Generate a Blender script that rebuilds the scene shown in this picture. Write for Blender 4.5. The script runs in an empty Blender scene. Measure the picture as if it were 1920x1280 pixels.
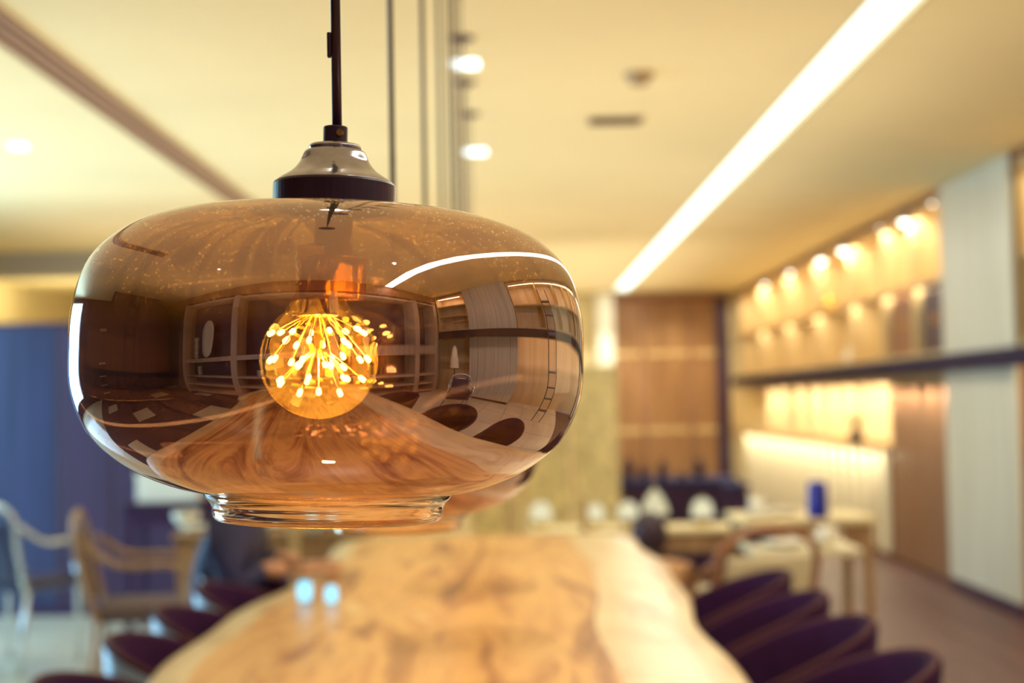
import bpy, bmesh, math, random
from mathutils import Vector, Matrix
random.seed(7)
PI = math.pi
R = math.radians
C = bpy.context.scene.collection
S = bpy.context.scene

# ------------------------------------------------------------------ camera, sky, exposure
cam_d = bpy.data.cameras.new('camera'); cam = bpy.data.objects.new('camera', cam_d); C.objects.link(cam)
cam_d.sensor_width = 36; cam_d.lens = 50
cam_d.clip_start = 0.02; cam_d.clip_end = 200
cam_d.dof.use_dof = True; cam_d.dof.focus_distance = 0.785; cam_d.dof.aperture_fstop = 5.4
cam.matrix_world = (Matrix.Translation((0, 0, 1.3)) @ Matrix.Rotation(R(0.06), 4, 'Z') @
                    Matrix.Rotation(R(92.45), 4, 'X') @ Matrix.Rotation(R(-1.1), 4, 'Z'))
S.camera = cam
S.view_settings.view_transform = 'Standard'; S.view_settings.look = 'None'
S.view_settings.exposure = 0.0; S.view_settings.gamma = 1.0; S.view_settings.use_curve_mapping = False
S.cycles.use_denoising = True
S.cycles.max_bounces = 14; S.cycles.diffuse_bounces = 4; S.cycles.glossy_bounces = 8
S.cycles.transparent_max_bounces = 24; S.cycles.transmission_bounces = 8
S.cycles.caustics_reflective = False; S.cycles.caustics_refractive = False
S.cycles.sample_clamp_indirect = 6.0

W = bpy.data.worlds.new('daylight'); S.world = W; W.use_nodes = True
W.node_tree.nodes['Background'].inputs[0].default_value = (0.30, 0.62, 0.95, 1)
W.node_tree.nodes['Background'].inputs[1].default_value = 1.6

def area(name, loc, size, power, col, rot=(0, 0, 0), spread=180):
    l = bpy.data.lights.new(name, 'AREA'); l.shape = 'RECTANGLE'; l.size, l.size_y = size
    l.energy = power; l.color = col; l.spread = R(spread)
    o = bpy.data.objects.new(name, l); C.objects.link(o); o.location = loc; o.rotation_euler = rot
    return o
def spot(name, loc, power, col, ang=70, rot=(0, 0, 0), blend=.8, rad=.02):
    l = bpy.data.lights.new(name, 'SPOT'); l.energy = power; l.color = col; l.spot_size = R(ang)
    l.spot_blend = blend; l.shadow_soft_size = rad
    o = bpy.data.objects.new(name, l); C.objects.link(o); o.location = loc; o.rotation_euler = rot
    return o
WARM = (1.0, 0.80, 0.43)
UP = (PI, 0, 0)
# added fill washing the ceiling, no fixture; faces up only, unseen from below
area('uplight_near', (-0.6, 1.5, 2.05), (5.0, 6.5), 46, (1.0, .80, .58), UP)
area('uplight_middle', (-0.9, 8.5, 2.05), (5.6, 7.0), 76, (1.0, .84, .64), UP)
area('uplight_far', (-0.9, 15.2, 2.05), (5.6, 5.6), 80, (1.0, .90, .72), UP)
# linear light in the ceiling
area('linear_light_glow', (1.38, 8.3, 2.69), (.18, 19.5), 130, (1.0, .88, .72))
# daylight through the windows on the left
area('window_daylight', (-5.35, 7.2, 1.45), (4.2, 2.1), 260, (.36, .72, 1.0), (R(90), 0, R(-90)))

# ------------------------------------------------------------------ materials
def nt(m): return m.node_tree.nodes, m.node_tree.links
def mat(name, col, rough=.5, metal=0.0, var=0.0, scale=6.0, bump=0.0, spec=None, coat=0.0, stretch=(1, 1, 1)):
    m = bpy.data.materials.new(name); m.use_nodes = True
    n, l = nt(m); b = n['Principled BSDF']
    b.inputs['Base Color'].default_value = (*col, 1); b.inputs['Roughness'].default_value = rough
    b.inputs['Metallic'].default_value = metal
    if spec is not None: b.inputs['Specular IOR Level'].default_value = spec
    if coat: b.inputs['Coat Weight'].default_value = coat; b.inputs['Coat Roughness'].default_value = .08
    tc = n.new('ShaderNodeTexCoord'); mp = n.new('ShaderNodeMapping'); l.new(tc.outputs['Object'], mp.inputs[0])
    mp.inputs['Scale'].default_value = stretch
    nz = n.new('ShaderNodeTexNoise'); nz.inputs['Scale'].default_value = scale; nz.inputs['Detail'].default_value = 5
    l.new(mp.outputs[0], nz.inputs['Vector'])
    v = max(var, .04)
    cr = n.new('ShaderNodeValToRGB'); l.new(nz.outputs['Fac'], cr.inputs[0])
    cr.color_ramp.elements[0].position = .3; cr.color_ramp.elements[1].position = .7
    cr.color_ramp.elements[0].color = (*[c * (1 - v) for c in col], 1)
    cr.color_ramp.elements[1].color = (*[min(1, c * (1 + v)) for c in col], 1)
    l.new(cr.outputs[0], b.inputs['Base Color'])
    if bump:
        bp = n.new('ShaderNodeBump'); bp.inputs['Strength'].default_value = bump; bp.inputs['Distance'].default_value = .01
        l.new(nz.outputs['Fac'], bp.inputs['Height']); l.new(bp.outputs[0], b.inputs['Normal'])
    return m
def emit(name, col, s):
    m = bpy.data.materials.new(name); m.use_nodes = True; n, l = nt(m); n.clear()
    e = n.new('ShaderNodeEmission'); e.inputs[0].default_value = (*col, 1); e.inputs[1].default_value = s
    o = n.new('ShaderNodeOutputMaterial'); l.new(e.outputs[0], o.inputs[0]); return m
def wood(name, cols, scale, rough, stretch, dist=2.0, coat=0.0, bump=.05):
    m = bpy.data.materials.new(name); m.use_nodes = True; n, l = nt(m); b = n['Principled BSDF']
    tc = n.new('ShaderNodeTexCoord'); mp = n.new('ShaderNodeMapping'); mp.inputs['Scale'].default_value = stretch
    l.new(tc.outputs['Object'], mp.inputs[0])
    nz = n.new('ShaderNodeTexNoise'); nz.inputs['Scale'].default_value = scale; nz.inputs['Detail'].default_value = 7
    nz.inputs['Roughness'].default_value = .6; nz.inputs['Distortion'].default_value = dist
    l.new(mp.outputs[0], nz.inputs['Vector'])
    cr = n.new('ShaderNodeValToRGB'); l.new(nz.outputs['Fac'], cr.inputs[0])
    e = cr.color_ramp.elements
    e[0].position = .30; e[0].color = (*cols[0], 1); e[1].position = .72; e[1].color = (*cols[-1], 1)
    for i, c in enumerate(cols[1:-1]):
        x = e.new(.30 + .42 * (i + 1) / (len(cols) - 1)); x.color = (*c, 1)
    l.new(cr.outputs[0], b.inputs['Base Color']); b.inputs['Roughness'].default_value = rough
    if coat: b.inputs['Coat Weight'].default_value = coat; b.inputs['Coat Roughness'].default_value = .24
    bp = n.new('ShaderNodeBump'); bp.inputs['Strength'].default_value = bump; bp.inputs['Distance'].default_value = .004
    l.new(nz.outputs['Fac'], bp.inputs['Height']); l.new(bp.outputs[0], b.inputs['Normal'])
    return m
def coated_glass(name, refl, trans, r0, dust=False, haze=0.0, hazecol=(1, .7, .2), ior=1.5):
    """thin metallised glass: part mirror, part see-through, more mirror at grazing angles"""
    m = bpy.data.materials.new(name); m.use_nodes = True; n, l = nt(m); n.clear()
    out = n.new('ShaderNodeOutputMaterial'); g = n.new('ShaderNodeBsdfGlossy'); t = n.new('ShaderNodeBsdfTransparent')
    g.inputs['Roughness'].default_value = 0.0; t.inputs[0].default_value = (*trans, 1)
    fr = n.new('ShaderNodeLayerWeight'); fr.inputs['Blend'].default_value = .5
    pw = n.new('ShaderNodeMath'); pw.operation = 'POWER'; l.new(fr.outputs['Facing'], pw.inputs[0]); pw.inputs[1].default_value = 4.5
    mr = n.new('ShaderNodeMapRange'); l.new(pw.outputs[0], mr.inputs[0]); mr.inputs[3].default_value = r0; mr.inputs[4].default_value = .957
    mc = n.new('ShaderNodeMix'); mc.data_type = 'RGBA'; l.new(pw.outputs[0], mc.inputs[0])
    mc.inputs[6].default_value = (*refl, 1); mc.inputs[7].default_value = (1, .98, .92, 1)
    l.new(mc.outputs[2], g.inputs[0])
    ms = n.new('ShaderNodeMixShader'); l.new(mr.outputs[0], ms.inputs[0]); l.new(t.outputs[0], ms.inputs[1]); l.new(g.outputs[0], ms.inputs[2])
    last = ms
    if haze:
        d = n.new('ShaderNodeBsdfTranslucent'); d.inputs[0].default_value = (*hazecol, 1)
        m2 = n.new('ShaderNodeMixShader'); m2.inputs[0].default_value = haze
        l.new(last.outputs[0], m2.inputs[1]); l.new(d.outputs[0], m2.inputs[2]); last = m2
    if dust:
        tc = n.new('ShaderNodeTexCoord'); nz = n.new('ShaderNodeTexVoronoi'); nz.inputs['Scale'].default_value = 330
        l.new(tc.outputs['Object'], nz.inputs['Vector'])
        r = n.new('ShaderNodeMapRange'); l.new(nz.outputs['Distance'], r.inputs[0])
        r.inputs[1].default_value = .27; r.inputs[2].default_value = .12; r.inputs[3].default_value = 0; r.inputs[4].default_value = .9
        n2 = n.new('ShaderNodeTexNoise'); n2.inputs['Scale'].default_value = 30; n2.inputs['Detail'].default_value = 6
        l.new(tc.outputs['Object'], n2.inputs['Vector'])
        r2 = n.new('ShaderNodeMapRange'); l.new(n2.outputs['Fac'], r2.inputs[0]); r2.inputs[1].default_value = .38; r2.inputs[2].default_value = .56
        sx = n.new('ShaderNodeSeparateXYZ'); l.new(tc.outputs['Object'], sx.inputs[0])
        r3 = n.new('ShaderNodeMapRange'); l.new(sx.outputs['Z'], r3.inputs[0]); r3.inputs[1].default_value = .055; r3.inputs[2].default_value = .108
        a = n.new('ShaderNodeMath'); a.operation = 'MULTIPLY'; l.new(r.outputs[0], a.inputs[0]); l.new(r2.outputs[0], a.inputs[1])
        a2 = n.new('ShaderNodeMath'); a2.operation = 'MULTIPLY_ADD'; l.new(r3.outputs[0], a2.inputs[1]); l.new(a.outputs[0], a2.inputs[0])
        a3 = n.new('ShaderNodeMath'); a3.operation = 'MULTIPLY'; l.new(r3.outputs[0], a3.inputs[0]); a3.inputs[1].default_value = .055
        l.new(a3.outputs[0], a2.inputs[2])
        dd = n.new('ShaderNodeBsdfDiffuse'); dd.inputs[0].default_value = (.95, .85, .6, 1)
        m3 = n.new('ShaderNodeMixShader'); l.new(a2.outputs[0], m3.inputs[0]); l.new(last.outputs[0], m3.inputs[1]); l.new(dd.outputs[0], m3.inputs[2]); last = m3
    l.new(last.outputs[0], out.inputs[0]); return m

M = {}
M['ceiling'] = mat('ceiling_paint', (.86, .74, .43), .8, var=.05, scale=.7)
M['cream'] = mat('cream_paint', (.80, .68, .40), .7, var=.06, scale=2)
M['floor'] = mat('floor_tile_pale', (.62, .58, .46), .18, var=.10, scale=1.5)
M['grout'] = mat('grout', (.10, .06, .08), .7)
M['dark_panel'] = mat('dark_blue_panel', (.035, .036, .10), .32, var=.3, scale=3, stretch=(6, 6, .3))
M['dark_panel2'] = mat('dark_plum_panel', (.045, .016, .06), .5, var=.2, scale=3, stretch=(6, 6, .3))
M['plum'] = mat('plum_lacquer', (.035, .010, .05), .4, var=.2)
M['black_metal'] = mat('black_metal', (.035, .012, .045), .3, spec=.5, var=.2, scale=20)
M['cap'] = mat('black_glossy_metal', (.40, .40, .50), .13, metal=.85, var=.3, scale=60)
M['rail'] = mat('rail_steel', (.016, .010, .045), .6, spec=.15, var=.1)
M['navy'] = mat('navy_fabric', (.018, .022, .12), .8, var=.2)
M['blue'] = mat('blue_glaze', (.012, .02, .38), .3, var=.1)
M['shell'] = mat('plum_leather', (.026, .004, .036), .8, spec=.12, var=.25, scale=9, bump=.1)
M['piping'] = mat('tan_piping', (.085, .028, .03), .7, spec=.2)
M['shell_blue'] = mat('grey_blue_shell', (.24, .32, .42), .32, var=.1)  # blue daylight on the left chairs' outer shells, put into the base colour
M['leg'] = mat('dark_leg', (.05, .02, .04), .4)
M['steel'] = mat('pale_steel', (.62, .66, .68), .22, metal=.8, var=.05)
M['white'] = mat('white_ceramic', (.86, .84, .74), .2, var=.03)
M['shade_white'] = mat('lamp_shade_cloth', (.9, .86, .66), .7, var=.03)
M['brown_side'] = mat('brown_veneer', (.30, .125, .06), .5, var=.15, scale=3, stretch=(8, 8, .4))
M['bulb_brass'] = mat('brass', (.75, .48, .14), .25, metal=.9, var=.1, scale=60)
M['skin'] = mat('skin', (.62, .33, .20), .5, var=.05)
M['hair'] = mat('hair', (.03, .010, .03), .5, var=.3, scale=60)
M['shirt'] = mat('navy_shirt', (.016, .018, .085), .7, var=.3)
M['trousers'] = mat('dark_trousers', (.03, .012, .04), .7)
M['leaf'] = mat('leaf_green', (.13, .16, .03), .5, var=.3)
M['petal'] = mat('cream_petal', (.85, .76, .40), .6, var=.15)
M['petal2'] = mat('yellow_petal', (.80, .58, .05), .6, var=.15)
M['cushion'] = mat('cream_cushion', (.70, .64, .46), .8, var=.1)
M['table'] = wood('slab_wood', [(.15, .045, .018), (.44, .19, .065), (.72, .41, .14), (.52, .24, .08), (.86, .60, .27)], 2.0, .42, (3.2, .42, 3), 1.6, coat=.35, bump=.12)
M['sap'] = wood('sapwood_edge', [(.50, .34, .16), (.70, .55, .31), (.78, .66, .41)], 3, .35, (3, .8, 3), .8, coat=.3)
M['column'] = wood('grey_veneer', [(.50, .50, .42), (.66, .66, .56), (.74, .75, .64)], 3, .38, (9, 9, .25), .3)
M['shelfwood'] = wood('pale_oak', [(.52, .36, .17), (.66, .49, .25), (.74, .57, .31)], 3, .45, (6, 6, .5), .3)
M['backing'] = wood('oak_backing', [(.66, .47, .25), (.76, .58, .34), (.82, .65, .41)], 2, .6, (6, 3, .4), .3)
M['slatwood'] = wood('brown_slats', [(.20, .095, .06), (.30, .16, .095), (.38, .22, .13)], 3, .45, (8, 8, .3), .3)
M['farwood'] = wood('honey_cladding', [(.24, .115, .05), (.34, .18, .08), (.40, .23, .11)], 2, .5, (5, 5, .4), .3)
M['frame'] = wood('cream_frame', [(.46, .33, .24), (.56, .42, .31), (.60, .46, .34)], 3, .4, (6, 6, .5), .3)
M['bayback'] = mat('plum_back_panel', (.12, .055, .075), .6, var=.1)
M['chairwood'] = wood('chair_oak', [(.26, .14, .07), (.38, .23, .12), (.46, .30, .16)], 6, .45, (4, 4, 1), .4)
M['led_strip'] = emit('diffuser_light', (.86, 1.0, .90), 2.6)
M['downlight'] = emit('downlight_disc', (.86, 1.0, .97), 4.0)
M['spotlens'] = emit('spot_lens', (1.0, .96, .80), 9.0)
M['warmlight'] = emit('warm_light', (1.0, .86, .50), 1.7)
M['led'] = emit('led_tip', (1.0, .84, .50), 40.0)
M['bluelight'] = emit('blue_light', (.30, .78, 1.0), 1.7)  # emission standing in for a blue reflection on the cups, not a lamp
M['shadeglass'] = coated_glass('copper_mirror_glass', (.62, .43, .42), (.62, .48, .30), .60, dust=True)
M['bulbglass'] = coated_glass('amber_bulb_glass', (1, .9, .6), (1.0, .84, .40), .05, haze=.022, hazecol=(1, .66, .14))
M['clearglass'] = coated_glass('window_glass', (1, 1, 1), (.93, .97, 1.0), .05)
def thickglass():
    m = bpy.data.materials.new('amber_rim_glass'); m.use_nodes = True; b = m.node_tree.nodes['Principled BSDF']
    b.inputs['Base Color'].default_value = (1.0, .76, .56, 1); b.inputs['Roughness'].default_value = 0
    b.inputs['Transmission Weight'].default_value = 1; b.inputs['IOR'].default_value = 1.5
    return m
M['rimglass'] = thickglass()
M['wire'] = mat('copper_wire', (.95, .62, .20), .35, metal=.5, var=.1)

# ------------------------------------------------------------------ geometry helpers
def obj(name, bm, m, parent=None, smooth=False, loc=None):
    me = bpy.data.meshes.new(name); bm.normal_update(); bm.to_mesh(me); bm.free()
    if smooth: me.polygons.foreach_set('use_smooth', [True] * len(me.polygons))
    for mm in (m if isinstance(m, (list, tuple)) else [m]): me.materials.append(mm)
    o = bpy.data.objects.new(name, me); C.objects.link(o)
    if parent: o.parent = parent
    if loc: o.location = loc
    return o
def tag(o, label, cat, group=None, kind=None):
    o['label'] = label; o['category'] = cat
    if group: o['group'] = group
    if kind: o['kind'] = kind
    return o
def thing(name, label, cat, loc=(0, 0, 0), rotz=0, group=None):
    o = bpy.data.objects.new(name, None); C.objects.link(o); o.location = loc; o.rotation_euler = (0, 0, rotz)
    o.empty_display_size = .05
    return tag(o, label, cat, group)
def struct(name, bm, m, parent=None, **k):
    o = obj(name, bm, m, parent, **k)
    if parent is None: o['kind'] = 'structure'
    return o
def bx(bm, x0, x1, y0, y1, z0, z1, bev=0.0):
    r = bmesh.ops.create_cube(bm, size=1)
    bmesh.ops.scale(bm, vec=(x1 - x0, y1 - y0, z1 - z0), verts=r['verts'])
    bmesh.ops.translate(bm, vec=((x0 + x1) / 2, (y0 + y1) / 2, (z0 + z1) / 2), verts=r['verts'])
    if bev:
        es = list({e for v in r['verts'] for e in v.link_edges})
        bmesh.ops.bevel(bm, geom=es, offset=bev, segments=2, affect='EDGES', profile=.5)
    return bm
def box(x0, x1, y0, y1, z0, z1, bev=0.0): return bx(bmesh.new(), x0, x1, y0, y1, z0, z1, bev)
def lathe(prof, seg=48, bm=None, c=(0, 0, 0), close=False):
    bm = bm or bmesh.new(); rings = []
    for r, z in prof:
        if r < 1e-6: rings.append([bm.verts.new((c[0], c[1], c[2] + z))]); continue
        rings.append([bm.verts.new((c[0] + r * math.cos(2 * PI * i / seg), c[1] + r * math.sin(2 * PI * i / seg), c[2] + z)) for i in range(seg)])
    pr = list(zip(rings[:-1], rings[1:]))
    if close: pr.append((rings[-1], rings[0]))
    for a, b in pr:
        for i in range(seg):
            j = (i + 1) % seg
            if len(a) == 1 and len(b) == 1: continue
            if len(a) == 1: bm.faces.new((a[0], b[j], b[i]))
            elif len(b) == 1: bm.faces.new((a[i], a[j], b[0]))
            else: bm.faces.new((a[i], a[j], b[j], b[i]))
    bmesh.ops.recalc_face_normals(bm, faces=bm.faces)
    return bm
def tube(pts, rad, seg=8, bm=None, caps=True):
    bm = bm or bmesh.new(); pts = [Vector(p) for p in pts]; rings = []
    rads = rad if isinstance(rad, (list, tuple)) else [rad] * len(pts)
    up = None
    for i, p in enumerate(pts):
        d = (pts[min(i + 1, len(pts) - 1)] - pts[max(i - 1, 0)]).normalized()
        if up is None: up = Vector((0, 0, 1)) if abs(d.z) < .9 else Vector((1, 0, 0))
        a = d.cross(up).normalized(); b = d.cross(a).normalized(); up = b.cross(d) * 1.0 if False else up
        rings.append([bm.verts.new(p + (a * math.cos(2 * PI * k / seg) + b * math.sin(2 * PI * k / seg)) * rads[i]) for k in range(seg)])
    for a, b in zip(rings[:-1], rings[1:]):
        for k in range(seg): bm.faces.new((a[k], a[(k + 1) % seg], b[(k + 1) % seg], b[k]))
    if caps: bm.faces.new(rings[0]); bm.faces.new(rings[-1])
    bmesh.ops.recalc_face_normals(bm, faces=bm.faces)
    return bm
def catmull(pts, n=8):
    out = []; P = [pts[0]] + list(pts) + [pts[-1]]
    for i in range(1, len(P) - 2):
        a, b, c, d = [Vector((*p, 0)[:3]) if len(p) == 2 else Vector(p) for p in P[i - 1:i + 3]]
        for k in range(n):
            t = k / n
            q = .5 * ((2 * b) + (c - a) * t + (2 * a - 5 * b + 4 * c - d) * t * t + (3 * b - a - 3 * c + d) * t ** 3)
            out.append(tuple(q[:len(pts[0])]))
    out.append(tuple(pts[-1])); return out
def ball(bm, c, r, s=(1, 1, 1), seg=12):
    q = bmesh.ops.create_uvsphere(bm, u_segments=seg, v_segments=max(6, seg // 2 + 2), radius=r)
    bmesh.ops.scale(bm, vec=s, verts=q['verts']); bmesh.ops.translate(bm, vec=c, verts=q['verts']); return bm
def copy_tree(o, parent=None, skip=()):
    c = o.copy(); C.objects.link(c); c.parent = parent
    for ch in list(o.children):
        if ch.name.split('.')[0] not in skip: copy_tree(ch, c, skip)
    return c

# ------------------------------------------------------------------ room shell
XL, XR, Y0, Y1, ZC = -5.5, 3.27, -1.95, 18.6, 2.70
fl = struct('floor', box(XL, XR, Y0, Y1, -.12, -.012), M['grout'])
bm = bmesh.new(); bmd = bmesh.new(); ts = .6
for i in range(int((XR - XL) / ts) + 1):
    for j in range(int((Y1 - Y0) / ts) + 1):
        x = XL + i * ts; y = Y0 + j * ts
        if x > .9 and y > 3.8: continue
        if x < -.9 and y < 2.6 and (i * 7 + j * 5 + i * j) % 4: bx(bmd, x + .004, x + ts - .004, y + .004, y + ts - .004, -.012, 0); continue
        bx(bm, x + .004, min(x + ts - .004, XR), y + .004, min(y + ts - .004, Y1), -.012, 0)
t_ = obj('tile', bm, M['floor'], fl); t_['kind'] = 'stuff'
t_ = obj('carpet_tile', bmd, mat('plum_carpet', (.05, .02, .05), .9), fl); t_['kind'] = 'stuff'
M['floorwood'] = wood('dark_floor_boards', [(.05, .016, .022), (.085, .03, .03), (.12, .05, .04)], 3, .5, (8, .6, 8), .5)
x = 1.1 - .002
while x < XR - .02:
    for k in range(7):
        y = 4.054 + k * 2.1 + (.9 if int(x * 10) % 2 else 0) * (k > 0)
        obj('plank', box(x, min(x + .176, XR), y, min(y + 2.096 + (.9 if k == 0 and int(x * 10) % 2 else 0), Y1), -.012, 0), M['floorwood'], fl)
    x += .18
# ceiling with a slot cut for the linear light
bm = bmesh.new()
bx(bm, XL, 1.27, Y0, Y1, ZC, ZC + .15); bx(bm, 1.49, XR, Y0, Y1, ZC, ZC + .15)
bx(bm, 1.27, 1.49, Y0, -1.5, ZC, ZC + .15); bx(bm, 1.27, 1.49, 18.2, Y1, ZC, ZC + .15); bx(bm, 1.27, 1.49, -1.5, 18.2, ZC + .10, ZC + .15)
struct('ceiling', bm, M['ceiling'])
struct('wall_right', box(XR, XR + .12, Y0, Y1, 0, ZC), M['backing'])
struct('wall_far', box(XL, XR, Y1, Y1 + .12, 0, ZC), M['cream'])
struct('wall_back', box(XL, XR, Y0 - .12, Y0, 0, ZC), M['bayback'])
# left wall with windows
wl = bmesh.new()
bx(wl, XL - .12, XL, Y0, 5.0, 0, ZC)
bx(wl, XL - .12, XL, 5.0, 9.5, 0, .35); bx(wl, XL - .12, XL, 5.0, 9.5, 2.5, ZC)
struct('wall_left', wl, M['dark_panel2'])
struct('wall_left', box(XL - .12, XL, 9.5, Y1, 0, ZC), M['cream'])
for k in range(3):
    y = 5.0 + 1.5 * k; f = bmesh.new()
    for a in ((y, y + .06, .35, 2.5), (y + 1.44, y + 1.5, .35, 2.5), (y + .06, y + 1.44, .35, .42), (y + .06, y + 1.44, 2.43, 2.5)):
        bx(f, XL - .08, XL - .02, *a)
    w = struct('window_%d' % (k + 1), f, M['plum'])
    obj('pane', box(XL - .055, XL - .045, y + .06, y + 1.44, .42, 2.43), M['clearglass'], w)
# dropped beam on the left, and beam at the head of the back wall
struct('trim_1', box(XL, -1.0, 12.5, 12.9, 2.50, ZC), mat('beam_paint', (.50, .44, .34), .7))
struct('trim_2', box(-5.2, XR, Y0, Y0 + .45, 2.42, ZC), M['brown_side'])
struct('baseboard_left', box(XL, XL + .02, Y0, Y1, 0, .1), M['plum'])

# columns on the right
def column(name, x0, x1, y0, y1):
    c = struct(name, box(x0 + .02, x1, y0 + .02, y1, 0, ZC), M['brown_side'])
    n = 6; w = (y1 - y0) / n
    for i in range(n):
        obj('panel', box(x0, x0 + .02, y0 + i * w + .002, y0 + (i + 1) * w - .002, .08, ZC - .003), M['column'], c)
    obj('plinth', box(x0 + .004, x0 + .02, y0, y1, 0, .08), M['plum'], c)
    return c
column('column', 2.90, XR, 8.24, 9.60)
column('column.001', 2.90, XR, -.45, 1.0)
c = struct('column.002', box(-5.5, -4.3, -.7, 1.65, 0, ZC), M['dark_panel2'])

# far end: honey wood cladding in a dark frame, pale pilaster beside
fw = thing('wall_cladding', 'honey wood cladding of wide planks in a dark frame on the end wall', 'cladding', (0, Y1, 0))
n = 7
for i in range(n):
    w = (2.64 - 1.32) / n
    for z0, z1 in ((0, .9), (.9, 1.9), (1.9, 2.58)):
        obj('plank', box(1.32 + i * w + .006, 1.32 + (i + 1) * w - .006, -.06, -.002, z0 + .008, z1 - .008), M['farwood'], fw)
for z in (.9, 1.9): obj('rail', box(1.32, 2.64, -.07, -.061, z - .03, z + .03), M['shelfwood'], fw)
for x in (1.66, 2.28): obj('stile', box(x, x + .06, -.08, -.071, 0, 2.58), M['slatwood'], fw)
obj('frame', box(2.64, 2.80, -.12, -.001, 0, 2.62), M['plum'], fw)
obj('frame', box(1.32, 2.80, -.10, -.001, 2.58, 2.66), M['brown_side'], fw)
struct('trim_3', box(1.08, 1.30, Y1 - .22, Y1, 0, ZC), mat('pale_pilaster', (.86, .86, .74), .5))
spot('pilaster_wash', (1.19, 17.6, 2.6), 60, (1, .95, .75), 60, (R(35), 0, 0))
spot('cladding_wash', (2.0, 17.4, 2.6), 60, WARM, 90, (R(35), 0, 0))

# ------------------------------------------------------------------ right-hand shelving
SY = [9.62, 10.45, 11.3, 12.4, 13.9, 15.4, 17.0, 18.45]
def shelving(name, label, ys, mids, back='backing'):
    t = thing(name, label, 'shelving', (0, ys[0], 0), 0, 'oak shelving along the long wall')
    y0 = ys[0]
    for i, y in enumerate(ys):
        obj('divider', box(2.94, XR - .001, y - y0 - (.02 if i else 0), y - y0 + (.02 if i < len(ys) - 1 else 0), 1.60, 2.60), M['shelfwood'], t)
    for z in mids:
        for a, b in zip(ys[:-1], ys[1:]):
            obj('shelf', box(2.95, XR - .001, a - y0 + .02, b - y0 - .02, z, z + .035), M['shelfwood'], t)
    obj('base_board', box(2.93, XR - .001, 0, ys[-1] - y0, 1.56, 1.60), M['shelfwood'], t)
    obj('top_board', box(2.93, XR - .001, 0, ys[-1] - y0, 2.60, 2.64), M['shelfwood'], t)
    obj('fascia', box(2.93, 2.96, 0, ys[-1] - y0, 2.64, ZC - .002), M['brown_side'], t)
    return t
sh1 = shelving('shelving_unit', 'oak wall shelving beyond the grey column, high above the dark rail', SY, [2.08])
sh2 = shelving('shelving_unit', 'oak wall shelving on the near side of the grey column above the rail', [1.02, 2.2, 3.4, 4.6, 5.8, 7.0, 8.22], [2.08])
sh3 = shelving('shelving_unit', 'short oak wall shelving in the corner mirrored on the lamp shade', [-1.48, -.47], [1.9, 2.25])
# the rail across everything
rl = thing('ladder_rail', 'long dark steel rail running across the shelving and the grey column', 'rail', (2.82, -1.4, 1.46))
obj('bar', box(-.02, .02, 0, 19.7, -.012, .10, .006), M['rail'], rl)
for y in (.4, 3.5, 6.5, 9.8, 12.5, 15.5, 18.5):
    obj('bracket', box(.02, .10, y, y + .05, .02, .07), M['rail'], rl)
# continuous ledge below the shelving, where the small lights sit
lg = thing('wall_ledge', 'thin oak ledge under the rail carrying a row of small lights', 'ledge', (0, 9.62, 1.40))
obj('board', box(2.93, XR - .001, 0, 8.85, 0, .03), M['shelfwood'], lg)
puck = None
PN = ['nearest the grey column', 'second from the grey column', 'third from the grey column', 'fourth from the grey column', 'fifth, just past the brown slats', 'sixth, above the potted plant', 'seventh from the grey column', 'eighth from the grey column', 'ninth from the grey column', 'tenth from the grey column', 'fourth from the far wall', 'third from the far wall', 'second from the far wall', 'last, by the far wall']
for i, y in enumerate([9.85, 10.2, 10.6, 11.0, 11.5, 12.0, 12.6, 13.2, 13.9, 14.6, 15.4, 16.3, 17.3, 18.1]):
    if puck is None:
        puck = thing('puck_light', 'small round light under the oak ledge, ' + PN[i], 'light', (2.99, y, 1.40), 0, 'small lights under the oak ledge')
        obj('housing', lathe([(0, 0), (.03, 0), (.03, -.012), (.024, -.012), (.024, -.008), (0, -.008)], 16), M['black_metal'], puck, loc=(0, 0, 0))
        obj('lens', lathe([(0, -.009), (.022, -.009), (.022, -.011), (0, -.011)], 16), M['spotlens'], puck)
    else:
        q = copy_tree(puck); q.location = (2.99, y, 1.40); q['label'] = 'small round light under the oak ledge, ' + PN[i]
    spot('puck_beam', (2.90, y, 1.365), 24 if y > 11.4 else 12, (1, .87, .58), 120, (0, R(-62 if y > 11.4 else -24), 0), .9)
# brown slatted panel next to the column
sp = thing('slat_panel', 'brown vertical wood slat panel between the grey column and the lit wall', 'panel', (0, 9.62, 0))
obj('backing', box(3.02, 3.06, 0, 1.68, 0, 1.40), M['brown_side'], sp)
for i in range(14):
    obj('slat', box(2.975, 3.02, i * .12 + .004, i * .12 + .10, .02, 1.39, .004), M['slatwood'], sp)
# bright cabinet of glowing ribs further on
sb = thing('lit_cabinet', 'low cream cabinet of glowing vertical ribs against the far right wall', 'cabinet', (0, 11.35, 0))
obj('top', box(2.80, XR - .001, 0, 7.0, .86, .90, .004), M['shelfwood'], sb)
obj('body', box(2.98, XR - .001, 0, 7.0, 0, .86), M['brown_side'], sb)
for i in range(18):
    obj('rib', box(2.93, 2.98, i * .39 + .02, i * .39 + .2, .05, .855, .01), M['shade_white'], sb)
area('cabinet_glow', (2.84, 14.8, .84), (.05, 6.8), 26, (1, .88, .58), (0, R(-20), 0))
area('shelf_glow', (2.98, 14.0, 2.585), (.06, 8.6), 55, (1, .90, .64), (0, R(-12), 0))
area('shelf_glow_low', (2.98, 14.0, 2.07), (.05, 8.6), 26, (1, .90, .64), (0, R(-12), 0))
area('shelf_glow_near', (2.98, 4.6, 2.585), (.05, 7.0), 26, (1, .84, .50), (0, R(-12), 0))
area('ledge_near', (2.98, 4.6, 1.55), (.05, 7.0), 30, (1, .84, .50), (0, R(-12), 0))
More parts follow.
